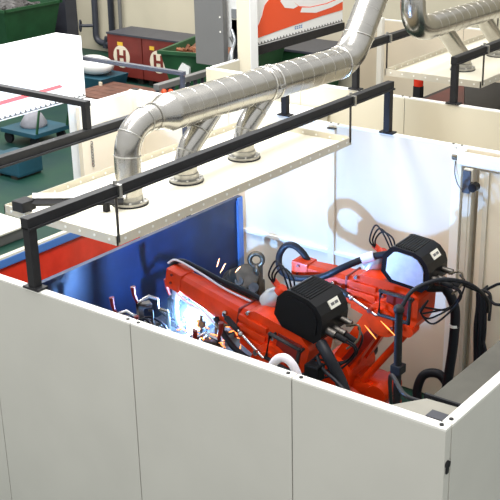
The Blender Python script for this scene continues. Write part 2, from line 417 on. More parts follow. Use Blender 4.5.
# ------------------------------------------------------------------ grey cabinet group beyond the second cell's corner
t = thing('control_cabinet', 'tall plain grey electrical cabinet standing behind the skip of scrap', 'cabinet', (-5.25, 5.0, 0))
cb = obj('body', MB().box((-5.40, 4.95, 1.86), (-5.045, 5.02, 3.3), .006), 'grey', t)
for z in (2.2, 2.34): obj('screw', MB().cyl((-5.08, 4.95, z), (-5.08, 4.946, z), .008), 'cap', cb)
obj('stand', MB().box((-5.2, 4.96, 0), (-5.12, 5.01, 1.86)), 'dgrey', t)
t = thing('drive_unit', 'dark grey drive unit with hoses between grey cabinet and cream column', 'machine', (-5.0, 5.2, 0))
obj('body', MB().box((-5.08, 5.12, 0), (-4.915, 5.3, 2.30), .006), 'dgrey', t)
obj('silver_box', MB().box((-5.06, 5.10, 2.31), (-4.97, 5.2, 2.40), .005), 'silver', t)
obj('back_plate', MB().box((-5.08, 5.2, 2.30), (-4.92, 5.28, 2.8), .005), 'dgrey', t)
obj('hose', MB().tube(spline([(-5.06, 5.10, 2.20), (-5.0, 5.07, 2.10), (-4.93, 4.93, 2.03), (-4.91, 4.9, 1.9), (-4.91, 4.9, 1.7)]), .016, 8), 'silver', t)
obj('hose', MB().tube(spline([(-5.07, 5.09, 2.13), (-5.0, 5.06, 2.06), (-4.96, 4.93, 1.98), (-4.95, 4.89, 1.7)]), .014, 8), 'grey', t)

# ------------------------------------------------------------------ blue divider and red barrier
t = thing('divider_screen', 'dark blue steel screen across the turntable under the near hood', 'screen', (-3.55, 2.1, 0))
sp = obj('screen_sheet', MB().box((-3.56, 1.0, .30), (-3.54, 3.22, 1.30)), 'blue', t)
obj('top_edge', MB().box((-3.57, .98, 1.295), (-3.53, 3.26, 1.32), .004), 'blue', t)
obj('end_post', MB().box((-3.58, 3.20, 0), (-3.52, 3.26, 1.315), .004), 'bluel', t)
obj('end_post', MB().box((-3.58, .97, 0), (-3.52, 1.02, 1.315), .004), 'blue', t)
t = thing('red_barrier', 'glossy red barrier panel with a blue top bar at the loading side', 'barrier', (-4.68, 2.0, 0))
obj('panel_sheet', MB().box((-4.69, .55, .1), (-4.67, 3.25, .97)), 'redpan', t)
obj('top_bar', MB().box((-4.70, .5, .955), (-4.655, 3.27, 1.02), .006), 'bluel', t)
obj('grey_capping', MB().box((-4.705, .5, 1.02), (-4.66, 3.27, 1.04), .003), 'hoodrim', t)
for y in (.6, 1.6, 2.6): obj('post', MB().box((-4.715, y-.03, 0), (-4.69, y+.03, .95)), 'dgrey', t)

# ------------------------------------------------------------------ robots
def rot_y(a): return Matrix.Rotation(a, 4, 'Y')
def robot(label, elbow, pitch, L, feed_tilt=0., heading=0., shoulder=(.38, -.52), cover='blackp'):
    """local frame: x along the arm, y towards the front wall, origin on the floor under the elbow"""
    ze = elbow[2]
    t = thing('welding_robot', label, 'robot', (elbow[0], elbow[1], 0), PI+heading)
    A = Matrix.Translation((0, 0, ze)) @ rot_y(-pitch)
    P = lambda: MB(A.copy())
    def o(n, mb, m, par=t, **k): return obj(n, mb, m, par, local=True, **k)
    sx, sz = shoulder[0], ze+shoulder[1]
    # base and column
    o('base', MB().box((sx-.42, -.24, .0), (sx+.26, .24, .035), .006).tube([(sx-.05, 0, .03), (sx-.05, 0, .10), (sx-.05, 0, .14), (sx-.05, 0, .26)], [.25, .25, .20, .19], 24).box((sx-.40, -.12, .03), (sx-.15, .12, .22), .02), 'red')
    o('turning_column', MB().tube([(sx-.05, 0, .26), (sx-.05, 0, .30), (sx-.05, 0, .34), (sx-.05, 0, sz-.08)], [.22, .22, .17, .15], 24).box((sx-.28, -.13, .30), (sx+.10, .13, sz-.02), .04), 'red')
    o('shoulder', MB().cyl((sx, -.19, sz), (sx, .19, sz), .14, n=26).cyl((sx, .19, sz), (sx, .21, sz), .09, n=20).cyl((sx-.33, -.10, sz-.08), (sx-.33, .16, sz-.08), .075, n=20).box((sx-.36, -.08, sz-.16), (sx, .1, sz), .03), 'red')
    o('shoulder_motor', MB().cyl((sx, -.34, sz), (sx, -.19, sz), .08, n=18), 'blackp')
    # lower arm: a wide tapered plate from shoulder to elbow, and the parallel rod
    def link(x0, z0, x1, z1, w0, w1, ya, yb):
        d = V((x1-x0, z1-z0)).normalized(); n = V((-d.y, d.x)); poly = []
        for (cx, cz, w, s0) in ((x0, z0, w0, -1), (x1, z1, w1, 1)):
            for k in range(9):
                a = PI*k/8-PI/2
                q = V((cx, cz))+d*(s0*w*math.cos(a))+n*(w*math.sin(a)*(1 if s0 > 0 else -1))
                poly.append((q.x, q.y))
        return poly
    lp = link(sx, sz, .06, ze+.02, .085, .075, 0, 0)
    la = o('lower_arm', MB().prism(lp, 'y', .05, .15), 'red', bevel=.012)
    lp2 = link(sx*.86, sz+.12*-shoulder[1], sx*.14, ze+.14*shoulder[1], .04, .035, 0, 0)
    o('arm_recess_shade', MB().prism(lp2, 'y', .15, .154), 'redd', la)  # flat darker red plate, recess shade painted rather than cut in
    o('inner_plate', MB().prism(lp, 'y', -.15, -.07), 'red', la, bevel=.01)
    o('parallel_rod', MB().tube([(sx-.20, .10, sz-.02), (-.17, .10, ze-.05)], .026, 10).cyl((-.17, .05, ze-.05), (-.17, .15, ze-.05), .045, n=16), 'red')
    o('elbow_bolt', MB().cyl((.09, .12, ze+.06), (.09, .205, ze+.06), .018, n=8), 'bright')
    o('elbow_bolt', MB().cyl((-.08, .14, ze-.03), (-.08, .2, ze-.03), .014, n=8), 'bright')
    # elbow and housing
    o('elbow', P().cyl((0, -.17, 0), (0, .17, 0), .125, n=28).cyl((0, .17, 0), (0, .19, 0), .085, n=22), 'red')
    prof = [(-.23, .03), (-.19, -.06), (-.02, -.09), (.08, -.10), (.15, -.03), (.27, .0), (.27, .225), (.20, .27), (-.15, .27), (-.23, .21)]
    h = o('arm_housing', P().prism(prof, 'y', -.135, .135), 'red', bevel=.018)
    rb = P()
    for z in (.06, .125, .19): rb.box((.08, .133, z-.018), (.30, .152, z+.018), .006)
    o('housing_ridges', rb, 'red', h)
    o('recess_shade', P().box((-.18, .134, .06), (.0, .142, .215), .004), 'redd', h)  # raised plate in darker red, the shade of a recess put into colour
    for bx, bz in ((.03, .16), (.03, .06), (.24, .24)): o('housing_bolt', P().cyl((bx, .13, bz), (bx, .152, bz), .012, n=8), 'bright', h)
    # forearm
    def rect(x, yh, z0, z1, c):
        return [(x, -yh+c, z0), (x, yh-c, z0), (x, yh, z0+c), (x, yh, z1-c), (x, yh-c, z1), (x, -yh+c, z1), (x, -yh, z1-c), (x, -yh, z0+c)]
    fa = o('forearm', P().loft([rect(.25, .10, -.03, .215, .03), rect(.36, .09, .0, .195, .025), rect(L-.12, .062, .052, .180, .02), rect(L, .055, .066, .182, .014)]), 'red')
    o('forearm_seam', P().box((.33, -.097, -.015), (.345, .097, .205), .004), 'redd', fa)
    w = o('wrist', P().box((L-.13, -.068, .052), (L-.01, .068, .188), .012).box((L-.012, -.06, .058), (L+.006, .06, .184), .006), 'red')
    o('wrist_bolts', P().cyl((L-.055, .075, .165), (L-.055, .082, .165), .010, n=8).cyl((L-.055, .075, .105), (L-.055, .082, .105), .010, n=8), 'redd', w)
    # wire feeder on top: black ribbed box
    B = A @ Matrix.Translation((-.12, 0, .40)) @ rot_y(-feed_tilt)
    Q = lambda: MB(B.copy())
    hx, hz = .175, .130
    bp = [(-hx, -hz+.05), (-hx+.04, -hz), (hx-.07, -hz), (hx, -hz+.06), (hx, .05), (hx-.05, hz-.01), (hx-.08, hz), (-hx+.13, hz), (-hx+.075, hz-.018), (-hx+.03, hz-.06), (-hx+.008, hz-.11)]
    fb = o('wire_feeder', Q().prism(bp, 'y', -.14, .14), 'blackp', bevel=.022)
    fn = Q()
    for k in range(8):
        x = -.04+k*.019
        fn.box((x, -.12, hz-.002), (x+.010, .12, hz+.006), .002)
    o('cooling_fins', fn, 'blackp', fb)
    o('side_cover', Q().prism([(p[0]*.78, p[1]*.78) for p in bp], 'y', .139, .147), cover, fb, bevel=.004)
    S_ = B @ Matrix.Translation((-hx+.049, -.02, hz-.041)) @ rot_y(math.radians(43))
    lb = o('rating_label', MB(S_.copy()).box((-.006, -.05, -.024), (.001, .05, .030)), 'label', fb)
    o('label_print', MB(S_.copy()).box((-.0075, -.036, -.006), (-.005, -.004, .012)).box((-.0075, .004, -.006), (-.005, .036, .012)), 'ink', lb)
    o('feeder_foot', P().box((-.26, -.09, .265), (.02, .09, .29)), 'black', fb)
    cn = o('connectors', Q().cyl((-hx+.01, .08, -.04), (-hx-.06, .08, -.04), .026, n=14).cyl((-hx+.01, .0, -.06), (-hx-.08, 0, -.06), .026, n=14).cyl((-hx+.01, -.07, -.02), (-hx-.07, -.07, -.02), .02, n=12), 'steel', fb)
    o('plug', Q().cyl((-hx-.06, .08, -.04), (-hx-.13, .07, -.05), .018, n=12).cyl((-hx-.08, 0, -.06), (-hx-.15, -.01, -.08), .021, n=12), 'blackp', cn)
    cab = Q()
    for k, (y, z) in enumerate(((.08, -.05), (0, -.08), (-.07, -.02), (.04, -.06))):
        cab.tube(spline([(-hx-.12, y, z), (-hx-.18, y*.5, z-.04), (-hx-.16+.02*k, -.02+y*.4, -.20-.02*k), (-hx-.06+.03*k, .10, -.34+.03*k), (-hx+.02, .15, -.26), (-hx-.01, .13, -.17)]), .0065, 8)
    o('feeder_cables', cab, 'rubber', fb)
    o('copper_lead', Q().tube(spline([(-hx-.06, -.03, -.02), (-hx-.14, -.03, .02), (-hx-.17, 0, -.05), (-hx-.13, .04, -.12)]), .007, 8), 'bronze', fb)
    # wire feed drive: silver body, red cap, thin loops
    T = A @ Matrix.Translation((.165, -.05, .345)) @ rot_y(math.radians(-28)) @ Matrix.Scale(.84, 4)
    W_ = lambda: MB(T.copy())
    dr = o('feed_drive', W_().tube([(0, 0, -.13), (0, 0, -.06), (0, 0, .0), (0, 0, .025)], [.088, .085, .06, .04], 22).box((-.06, -.06, -.15), (.06, .06, -.11), .01), 'silver')
    o('red_cap', W_().tube([(0, 0, .02), (0, 0, .06), (0, 0, .075)], [.048, .046, .03], 18).tube([(.0, 0, .045), (.10, 0, .045)], .024, 10), 'red', dr)
    lo = P()
    for k in range(3):
        lo.tube(spline([(.05, -.04+.03*k, .44), (.08+.02*k, -.04+.035*k, .51+.025*k), (.16+.015*k, -.05+.03*k, .53+.03*k), (.205+.012*k, -.04+.02*k, .47), (.20, -.04, .40)]), .006, 8)
    o('wire_loops', lo, 'rubber', dr)
    # guard frame on the near side
    gf = P().tube([(-.20, .2, .05), (.02, .2, .05), (.02, .2, .225), (-.20, .2, .225), (-.20, .2, .05)], .014, 8)
    for q in ((-.20, .05), (.02, .05), (.02, .225), (-.20, .225)): gf.sphere((q[0], .2, q[1]), .0142, 8)
    gf.cyl((-.19, .12, .20), (-.20, .2, .20), .01, n=8).cyl((.02, .13, .20), (.02, .2, .20), .01, n=8)
    o('guard_frame', gf, 'black')
    o('gas_strut', P().cyl((.40, .13, .115), (.28, .16, .10), .02, n=12).cyl((.44, .115, .12), (.40, .13, .115), .01, n=8), 'black')
    o('strut_rod', P().cyl((.28, .16, .10), (.04, .19, .03), .010, n=10).sphere((.25, .165, .09), .02), 'bright')
    o('strut_ball', P().sphere((.44, .10, .12), .018), 'bright')
    return t, A
EL1 = (-2.01, 1.75, .994); EL2 = (-1.815, 2.75, .957)
ra, A1 = robot('orange-red welding robot nearest the front wall, its arm tip over the arc', EL1, math.radians(12), .975)
rb_, A2 = robot('orange-red welding robot behind the nearer one, beside the white back wall', EL2, math.radians(3), .80, math.radians(3), math.radians(3), cover='arc_sheen')

def wpt(t, A, p):   # a point in a robot's arm frame, in the world
    return (Matrix.Translation(t.location) @ Matrix.Rotation(t.rotation_euler.z, 4, 'Z') @ A) @ V(p)
WELD = V((-2.795, 1.775, .974))
# torch of the first robot (part of the robot)
def torch(t, A, L, pts, hose):
    o = obj('welding_torch', MB(A.copy()).tube(pts[:2], .032, 14).tube(spline(pts[1:]), .018, 10), 'silver', t, local=True)
    a, b = V(pts[-2]), V(pts[-1])
    obj('nozzle', MB(A.copy()).tube([a.lerp(b, .5), b], [.024, .016], 12), 'bright', o, local=True)
    return o
inv = (Matrix.Translation(ra.location) @ Matrix.Rotation(ra.rotation_euler.z, 4, 'Z') @ A1).inverted()
wl_ = inv @ (WELD+V((-.02, 0, .035)))
torch(ra, A1, .975, [(.92, 0, .08), (.915, 0, -.04), (.90, .0, -.14), (.86, .0, -.22), tuple(wl_)], None)
torch(rb_, A2, .80, [(.66, 0, .08), (.65, 0, -.02), (.63, 0, -.10), (.58, 0, -.17), (.52, 0, -.21)], None)
# hoses running along the arms
obj('torch_hose', MB(A1.copy()).tube(spline([(.20, -.05, .24), (.42, -.08, .22), (.62, -.075, .205), (.83, -.06, .215), (.95, -.04, .215), (1.005, -.02, .15), (.97, -.01, .05)]), .017, 10), 'rubber', ra, local=True)
obj('wire_conduit', MB(A1.copy()).tube(spline([(.34, -.02, .21), (.55, -.02, .20), (.75, -.01, .225), (.95, 0, .235), (1.0, .03, .20)]), .007, 8), 'hosew', ra, local=True)
obj('lower_conduit', MB(A1.copy()).tube(spline([(.98, .03, .06), (.80, .07, .03), (.60, .09, .03), (.45, .11, -.02), (.38, .13, -.10)]), .008, 8), 'hosew', ra, local=True)
obj('side_hose', MB(A1.copy()).tube(spline([(.50, .10, .05), (.42, .14, .02), (.28, .18, -.02), (.14, .2, -.03), (-.02, .21, -.05), (-.16, .2, .02)]), .02, 10), 'rubber', ra, local=True)
obj('torch_hose', MB(A2.copy()).tube(spline([(.05, .0, .42), (.22, .02, .35), (.36, .11, .27), (.50, .13, .17), (.64, .13, .115), (.78, .11, .08), (.90, .06, .09), (.95, 0, .16), (.92, -.03, .235), (.85, -.035, .255), (.77, -.03, .22), (.71, -.02, .165)]), .024, 12), 'rubber', rb_, local=True)
obj('hose_collar', MB(A2.copy()).tube([(.18, .01, .37), (.26, .03, .33)], .034, 14), 'hosew', rb_, local=True)
# black dress hoses over the rear of the first robot
dl = MB()
dl.tube(spline([(-1.66, 1.62, 1.22), (-1.58, 1.58, 1.17), (-1.50, 1.58, 1.05), (-1.43, 1.56, .94), (-1.36, 1.54, .80)]), .036, 12)
dl.tube(spline([(-1.66, 1.58, 1.15), (-1.60, 1.55, 1.10), (-1.48, 1.52, 1.06), (-1.30, 1.45, 1.00), (-1.15, 1.30, .98), (-.95, 1.1, .98)]), .012, 8)
dlo = obj('dress_hose', dl, 'rubber'); tag(dlo, 'thick black hose draped down behind the nearest robot to the front wall', 'hose')
jb_ = thing('junction_box', 'small black junction box with looping cables behind the nearest robot', 'junction box', (-1.64, 1.54, 0))
obj('box_body', MB().box((-1.70, 1.50, 1.02), (-1.60, 1.58, 1.12), .012), 'blackp', jb_)
lo = MB()
for k in range(3):
    lo.tube(spline([(-1.70, 1.52, 1.05), (-1.78-.02*k, 1.49, .98), (-1.80, 1.47, .90-.02*k), (-1.73, 1.47, .87), (-1.68, 1.50, 1.03)]), .009, 8)
obj('cable_loop', lo, 'rubber', jb_)
obj('mount', MB().box((-1.66, 1.535, 0), (-1.64, 1.56, 1.03)), 'steel', jb_)

# ------------------------------------------------------------------ hoses, poles and cables at the right
t = thing('hose_pole', 'upright black pole standing between second robot and front wall', 'pole', (-1.545, 2.35, 0))
obj('pole', MB().cyl((-1.545, 2.35, .02), (-1.555, 2.35, 1.19), .026, n=14), 'black', t)
obj('clamp', MB().box((-1.585, 2.31, .74), (-1.51, 2.39, .80), .008), 'black', t)
obj('pole_top', MB().sphere((-1.555, 2.35, 1.19), .036), 'black', t)
obj('foot', MB().cyl((-1.545, 2.35, 0), (-1.545, 2.35, .025), .09), 'black', t)
t = tag(obj('supply_hose', MB().tube(spline([(-1.545, 2.36, 1.20), (-1.51, 2.45, 1.30), (-1.40, 2.6, 1.345), (-1.30, 2.8, 1.27), (-1.26, 3.0, 1.10), (-1.30, 3.12, .95)]), .014, 10), 'rubber'), 'thin black hose arching from the pole top to the hanging cable bundle', 'hose')
t = thing('drop_hose', 'thick black hose with a white band dropping from the second robot to the floor', 'hose', (-1.45, 2.92, 0))
obj('hose', MB().tube(spline([(-1.56, 2.80, 1.20), (-1.50, 2.86, 1.17), (-1.44, 2.90, 1.02), (-1.435, 2.90, .80), (-1.455, 2.90, .55), (-1.49, 2.92, .30), (-1.52, 2.95, .03)]), .034, 14), 'rubber', t)
obj('white_band', MB().cyl((-1.437, 2.90, .905), (-1.436, 2.90, .885), .036), 'white', t)
obj('cable_end', MB().cyl((-1.60, 2.79, 1.185), (-1.51, 2.85, 1.185), .042), 'black', t)
t = thing('cable_bundle', 'black cable bundle hanging from a hook against the back wall door', 'cables', (-1.36, 3.18, 0))
bd = MB()
for k in range(5):
    a = 2*PI*k/5; dx, dy = .016*math.cos(a), .016*math.sin(a)
    bd.tube(spline([(-1.39+dx, 3.18+dy, 1.05), (-1.375+dx*1.4, 3.17+dy, .95), (-1.37+dx*2, 3.16+dy, .8), (-1.365+dx*1.6, 3.16+dy, .6), (-1.34+dx*2, 3.15+dy, .35), (-1.33+dx*3, 3.15+dy, .03)]), .018, 8)
obj('bundle', bd, 'rubber', t)
obj('hook', MB().tube(spline([(-1.39, 3.18, 1.06), (-1.34, 3.17, 1.07), (-1.31, 3.17, 1.03), (-1.31, 3.17, .86)]), .012, 8).tube([(-1.39, 3.19, 1.05), (-1.39, 3.29, 1.06)], .008, 8), 'black', t)
obj('cable_loop', MB().tube(spline([(-1.35, 3.16, .74), (-1.29, 3.13, .60), (-1.28, 3.13, .48), (-1.33, 3.14, .36)]), .010, 8), 'rubber', t)
t = tag(obj('thin_cable', MB().tube(spline([(-1.565, 2.80, 1.26), (-1.50, 2.95, 1.19), (-1.43, 3.12, 1.09), (-1.385, 3.18, 1.055), (-1.32, 3.19, 1.10), (-1.26, 3.19, 1.14), (-1.18, 3.18, 1.15)]), .010, 8), 'rubber'), 'thin cable slung from second robot past the hook towards the right', 'cable')
t = tag(obj('thin_cable', MB().tube(spline([(-1.33, 3.17, 1.04), (-1.28, 3.16, 1.0), (-1.20, 3.15, 1.01), (-1.05, 3.12, 1.03)]), .011, 8), 'rubber'), 'thin cable leaving the hook at lower right', 'cable')
t = tag(obj('hose_loop', MB().tube(spline([(-1.80, 3.12, .03), (-1.83, 3.14, .16), (-1.80, 3.18, .28), (-1.70, 3.22, .30), (-1.62, 3.22, .22), (-1.60, 3.18, .12), (-1.5, 3.1, .03)]), .034, 12), 'rubber'), 'black corrugated hose loop on the floor near the right corner', 'hose')
t = tag(obj('floor_cable', MB().tube(spline([(-1.56, 2.33, .50), (-1.45, 2.1, .60), (-1.1, 1.5, 1.02), (-.62, .65, 1.75), (-.35, .30, 1.90), (-.23, .24, 1.93)]), .010, 8), 'rubber'), 'thin black cable running from the pole foot to the corner plate', 'cable')
t = thing('white_hose', 'white hose arching up behind the front wall top below the nearest robot', 'hose', (-.95, .3, 1.6))
obj('hose', MB().tube(spline([(-1.06, .28, 1.55), (-1.045, .28, 1.75), (-1.01, .28, 1.855), (-.955, .28, 1.90), (-.905, .28, 1.88), (-.87, .28, 1.81), (-.862, .28, 1.70)]), .020, 12), 'hosew', t)
obj('hose_tail', MB().tube(spline([(-1.06, .28, 1.55), (-1.06, .28, .6), (-1.06, .28, .02)]), .02, 10).tube([(-.862, .28, 1.7), (-.862, .28, .02)], .02, 10), 'hosew', t)
t = thing('socket_box', 'cream socket box with a red stripe beside the white hose', 'socket', (-.84, .17, 1.6))
obj('box_body', MB().box((-.95, .06, 1.78), (-.83, .15, 1.93), .008), 'hood', t)
obj('red_side', MB().box((-.829, .06, 1.80), (-.818, .14, 1.935), .003), 'pink', t)
obj('bracket', MB().box((-.92, .0465, 1.8), (-.86, .06, 1.9)), 'steel', t)

# ------------------------------------------------------------------ welding fixture, workpiece, arc
t = thing('turntable', 'dark steel turntable frame carrying the welding jigs', 'turntable', (-2.8, 1.8, 0))
obj('pedestal', MB().cyl((-3.1, 1.7, 0), (-3.1, 1.7, .34), .28, n=28), 'steel', t)
obj('table_frame', MB().box((-3.06, .78, .72), (-2.42, .86, .80)).box((-3.06, 2.5, .72), (-2.42, 2.58, .80)).box((-2.5, .78, .72), (-2.42, 2.58, .80)).box((-3.06, .78, .72), (-2.98, 2.58, .80)).box((-3.06, 1.55, .72), (-2.42, 1.63, .80)), 'steel', t)
obj('table_plate', MB().box((-3.3, .9, .80), (-2.34, 2.46, .815)), 'steel', t)
obj('support_arm', MB().box((-3.06, .85, .345), (-2.98, .93, .72)).box((-3.06, 2.42, .345), (-2.98, 2.5, .72)), 'steel', t)
obj('cradle', MB().box((-3.3, .80, .34), (-2.9, 2.55, .35)), 'steel', t)
random.seed(31)
for k in range(18):
    x, y = random.uniform(-2.98, -2.40), random.uniform(1.52, 1.68); z = random.uniform(1.0, 1.17)-.1*abs(x+2.7); a = random.uniform(-.09, .09); w_ = random.uniform(.006, .014)
    if -2.86 < x < -2.60: z = min(z, .95)
    q = MB().tube([(x, y, .816), (x, y, z)], w_, 6, False).tube([(x, y, z-.004), (x+a, y+random.uniform(-.05, .05), z+random.uniform(-.03, .05))], w_*1.1, 6, False)
    if k % 3 == 0: q.box((x-.03, y-.012, z-.05), (x+.03, y+.012, z-.01), .004)
    obj('jig_post', q, random.choice(('steel', 'bright', 'bronze')), t)
# jigs: bracket towers with a red handled clamp
def jig():
    t = thing('clamp_jig', '', 'clamp', (0, 0, 0), group='clamp jigs on the turntable')
    obj('jig_base', MB().box((-.05, -.04, 0), (.05, .04, .015)).box((-.035, -.03, .015), (.0, .03, .16), .004).box((-.035, -.03, .13), (.06, .03, .16), .004), 'steel', t, local=True)
    obj('clamp_arm', MB().tube([(-.03, 0, .17), (.05, 0, .20), (.11, 0, .17)], .012, 8).cyl((.11, 0, .18), (.11, 0, .10), .008, n=8), 'bright', t, local=True)
    obj('handle', MB().tube([(-.03, 0, .17), (-.05, 0, .23), (-.055, 0, .29)], [.010, .014, .018], 10), 'redd', t, local=True)
    return t
J0 = jig()
jl = [(-3.20, 1.50, 20, .87, 'leftmost dark clamp jig with a red handle, just above the front wall edge'),
      (-3.05, 1.56, 60, .98, 'dark clamp jig between the leftmost jig and the welding arc'),
      (-2.97, 1.44, -30, .80, 'clamp jig directly left of the arc glare, low behind the wall'),
      (-2.50, 1.44, 140, .88, 'clamp jig right of the arc, under the robot forearm'),
      (-2.39, 1.50, 200, .92, 'clamp jig farthest right of the arc, under the robot housing'),
      (-3.12, 1.95, 10, .86, 'clamp jig behind the arc glare, nearest the blue screen')]
for i, (x, y, a, z, lab) in enumerate(jl):
    j = J0 if i == 0 else copy_tree(J0)
    j.location = (x, y, z); j.rotation_euler = (0, 0, math.radians(a)); j['label'] = lab
    b_ = obj('riser_block', MB().box((x-.05, y-.045, .8155), (x+.05, y+.045, z-.0005)), 'steel'); tag(b_, 'dark riser block under the '+lab.replace('just ', '').split(',')[0], 'block')
t = thing('clamp_tower', 'brown metal clamp tower topped by a chain ring, behind the robot forearm', 'clamp tower', (-3.22, 2.95, 0))
TW = Matrix.Translation((-3.20, 2.96, .74)) @ Matrix.Scale(1.117, 4) @ Matrix.Translation((2.70, -2.31, -1.10))
TQ = lambda: MB(TW.copy())
obj('gearbox', TQ().box((-2.86, 2.22, .915), (-2.66, 2.40, 1.12), .02).cyl((-2.88, 2.31, 1.08), (-2.68, 2.22, 1.20), .085, n=20).cyl((-2.90, 2.25, 1.03), (-2.80, 2.25, 1.16), .06, n=16), 'bronze', t)
obj('mast', MB().box((-3.20, 2.95, 0), (-3.14, 3.01, .90), .006), 'bronze', t)
obj('chain_ring', TQ().torus((-2.67, 2.31, 1.29), .045, .018, (.6, -.8, .1)).torus((-2.66, 2.31, 1.22), .03, .015, (.8, .4, .1)), 'bronze', t)
obj('fitting', TQ().cyl((-2.72, 2.2, 1.14), (-2.70, 2.15, 1.18), .03, n=14), 'steel', t)
obj('fitting', TQ().cyl((-2.62, 2.2, 1.12), (-2.58, 2.16, 1.16), .035, n=14).cyl((-2.66, 2.24, 1.10), (-2.60, 2.18, 1.14), .018, n=10), 'steel', t)
obj('fitting', TQ().sphere((-2.80, 2.20, 1.0), .04), 'steel', t)
t = thing('workpiece', 'welded steel tube frame lying in the jigs under the arc', 'workpiece', (-2.7, 1.75, .82))
wp = MB()
wp.box((-2.96, 1.40, .93), (-2.50, 1.44, .96), .004).box((-2.94, 1.98, .93), (-2.48, 2.02, .96), .004).box((-2.77, 1.20, .92), (-2.72, 2.2, .955), .004).box((-2.60, 1.3, .92), (-2.56, 2.1, .95), .004)
obj('tubes', wp, 'steel', t)
random.seed(11)
br = MB()
for k in range(16):
    x, y = random.uniform(-2.96, -2.5), random.uniform(1.15, 2.2)
    s_ = random.uniform(.02, .05)
    if abs(x-WELD.x) < .2 and y > 1.6: x, y = random.choice((-2.93, -2.88, -2.55)), random.uniform(1.12, 1.5)
    br.box((x-s_, y-s_*.5, .955), (x+s_, y+s_*.5, .955+random.uniform(.015, .05)), .004, rot=Matrix.Rotation(random.uniform(0, 3), 3, 'Z'))
obj('brackets', br, 'steel', t)
random.seed(21)
for k in range(14):
    x, y = random.uniform(-2.55, -2.26), random.uniform(1.30, 1.55); s_ = random.uniform(.03, .06); z = random.uniform(.92, 1.06)
    R3 = Matrix.Rotation(random.uniform(0, 3), 3, (random.random(), random.random(), random.random()))
    q = MB().box((x-s_, y-.02, z-s_*.6), (x+s_, y+.02, z+s_*.6), .006, rot=R3)
    if k % 3 == 0: q.cyl((x, y-.03, z), (x, y+.04, z+.02), s_*.6, n=14)
    obj('bracket', q, random.choice(('bronze', 'bronze', 'steel', 'redd')), t)
obj('tube_feet', MB().box((-2.76, 1.25, .815), (-2.73, 1.28, .93)).box((-2.76, 2.1, .815), (-2.73, 2.13, .93)).box((-2.59, 1.4, .815), (-2.57, 1.43, .93)), 'steel', t)
# cable tangle by the fixture
random.seed(5)
ct = MB()
for k in range(7):
    x, y = random.uniform(-3.2, -2.95), random.uniform(1.1, 1.5)
    ct.tube(spline([(x, y, .83), (x+random.uniform(-.08, .08), y+.06, .95+random.random()*.12), (x+.12, y+.1, .98+random.random()*.08), (x+.18, y+.03, .84)]), .008, 6)
tag(obj('jig_cables', ct, 'rubber'), 'tangle of thin black air lines among the clamp jigs', 'cables')

arc = obj('welding_arc', MB().sphere(WELD, .026, 12), 'arc'); tag(arc, 'blinding white welding arc under the tip of the nearest robot', 'arc')
pl = bpy.data.lights.new('arc_lamp', 'POINT'); pl.energy = 165; pl.color = (.20, .46, 1); pl.shadow_soft_size = .018
po = bpy.data.objects.new('arc_lamp', pl); COL.objects.link(po); po.location = WELD+V((0, -.0, .045))

# haze ball added to give the camera's glow around the arc
fm = bpy.data.materials.new('arc_glow_haze'); fm.use_nodes = True
nt = fm.node_tree; nt.nodes.remove(nt.nodes['Principled BSDF'])
vs = nt.nodes.new('ShaderNodeVolumePrincipled'); vs.inputs['Color'].default_value = (.9, .95, 1, 1); vs.inputs['Density'].default_value = .5
tc = nt.nodes.new('ShaderNodeTexCoord'); ln = nt.nodes.new('ShaderNodeVectorMath'); ln.operation = 'LENGTH'
mr = nt.nodes.new('ShaderNodeMapRange'); mr.inputs[1].default_value = 0; mr.inputs[2].default_value = .30; mr.inputs[3].default_value = 0.5; mr.inputs[4].default_value = 0
mp = nt.nodes.new('ShaderNodeMath'); mp.operation = 'POWER'; mp.inputs[1].default_value = 1.6
nt.links.new(tc.outputs['Object'], ln.inputs[0]); nt.links.new(ln.outputs['Value'], mr.inputs[0]); nt.links.new(mr.outputs[0], mp.inputs[0]); nt.links.new(mp.outputs[0], vs.inputs['Density'])
nt.links.new(vs.outputs[0], nt.nodes['Material Output'].inputs['Volume'])
fb = MB().sphere((0, 0, 0), .30, 16)
fo = obj('arc_glow_haze', fb, fm); fo.location = WELD+V((0, 0, .02))
for v in fo.data.vertices: v.co.z -= .30
tag(fo, 'pale haze ball added for the camera glow around the arc', 'fume', kind='stuff')

# sparks
def spark(p, d, l, lab, g=None):
    p = V(p); d = V(d).normalized()
    o = obj('spark', MB().tube([p-d*l/2, p, p+d*l/2], [.0015, .005, .0025], 6), 'spark'); tag(o, lab, 'spark', g); return o
spark((-2.83, 2.10, 1.30), (.35, 0, 1), .07, 'orange spark flying highest against the blue screen')
spark((-2.79, 2.10, 1.27), (.6, 0, 1), .09, 'long orange spark just right of the highest one')
spark((-2.66, 2.10, 1.29), (.9, 0, 1), .07, 'orange spark in front of the chain ring on the clamp tower')
spark((-1.52, 1.95, 1.20), (.8, .2, -.9), .11, 'long orange spark before the second robot, left of the black pole')
spark((-1.40, 1.95, 1.26), (.9, .2, -.8), .12, 'long orange spark to the right of the black pole')
random.seed(3)
for k in range(44):
    a = random.uniform(-.5, .5); q = random.uniform(.16, .58)
    p = WELD+V((q*math.cos(a), random.uniform(-.36, -.12), random.uniform(.0, .17)))
    spark(p, (random.uniform(-1, 1), 0, random.uniform(-.4, .5)), random.uniform(.03, .06), 'short orange spark spraying beside the arc', 'sparks beside the arc')

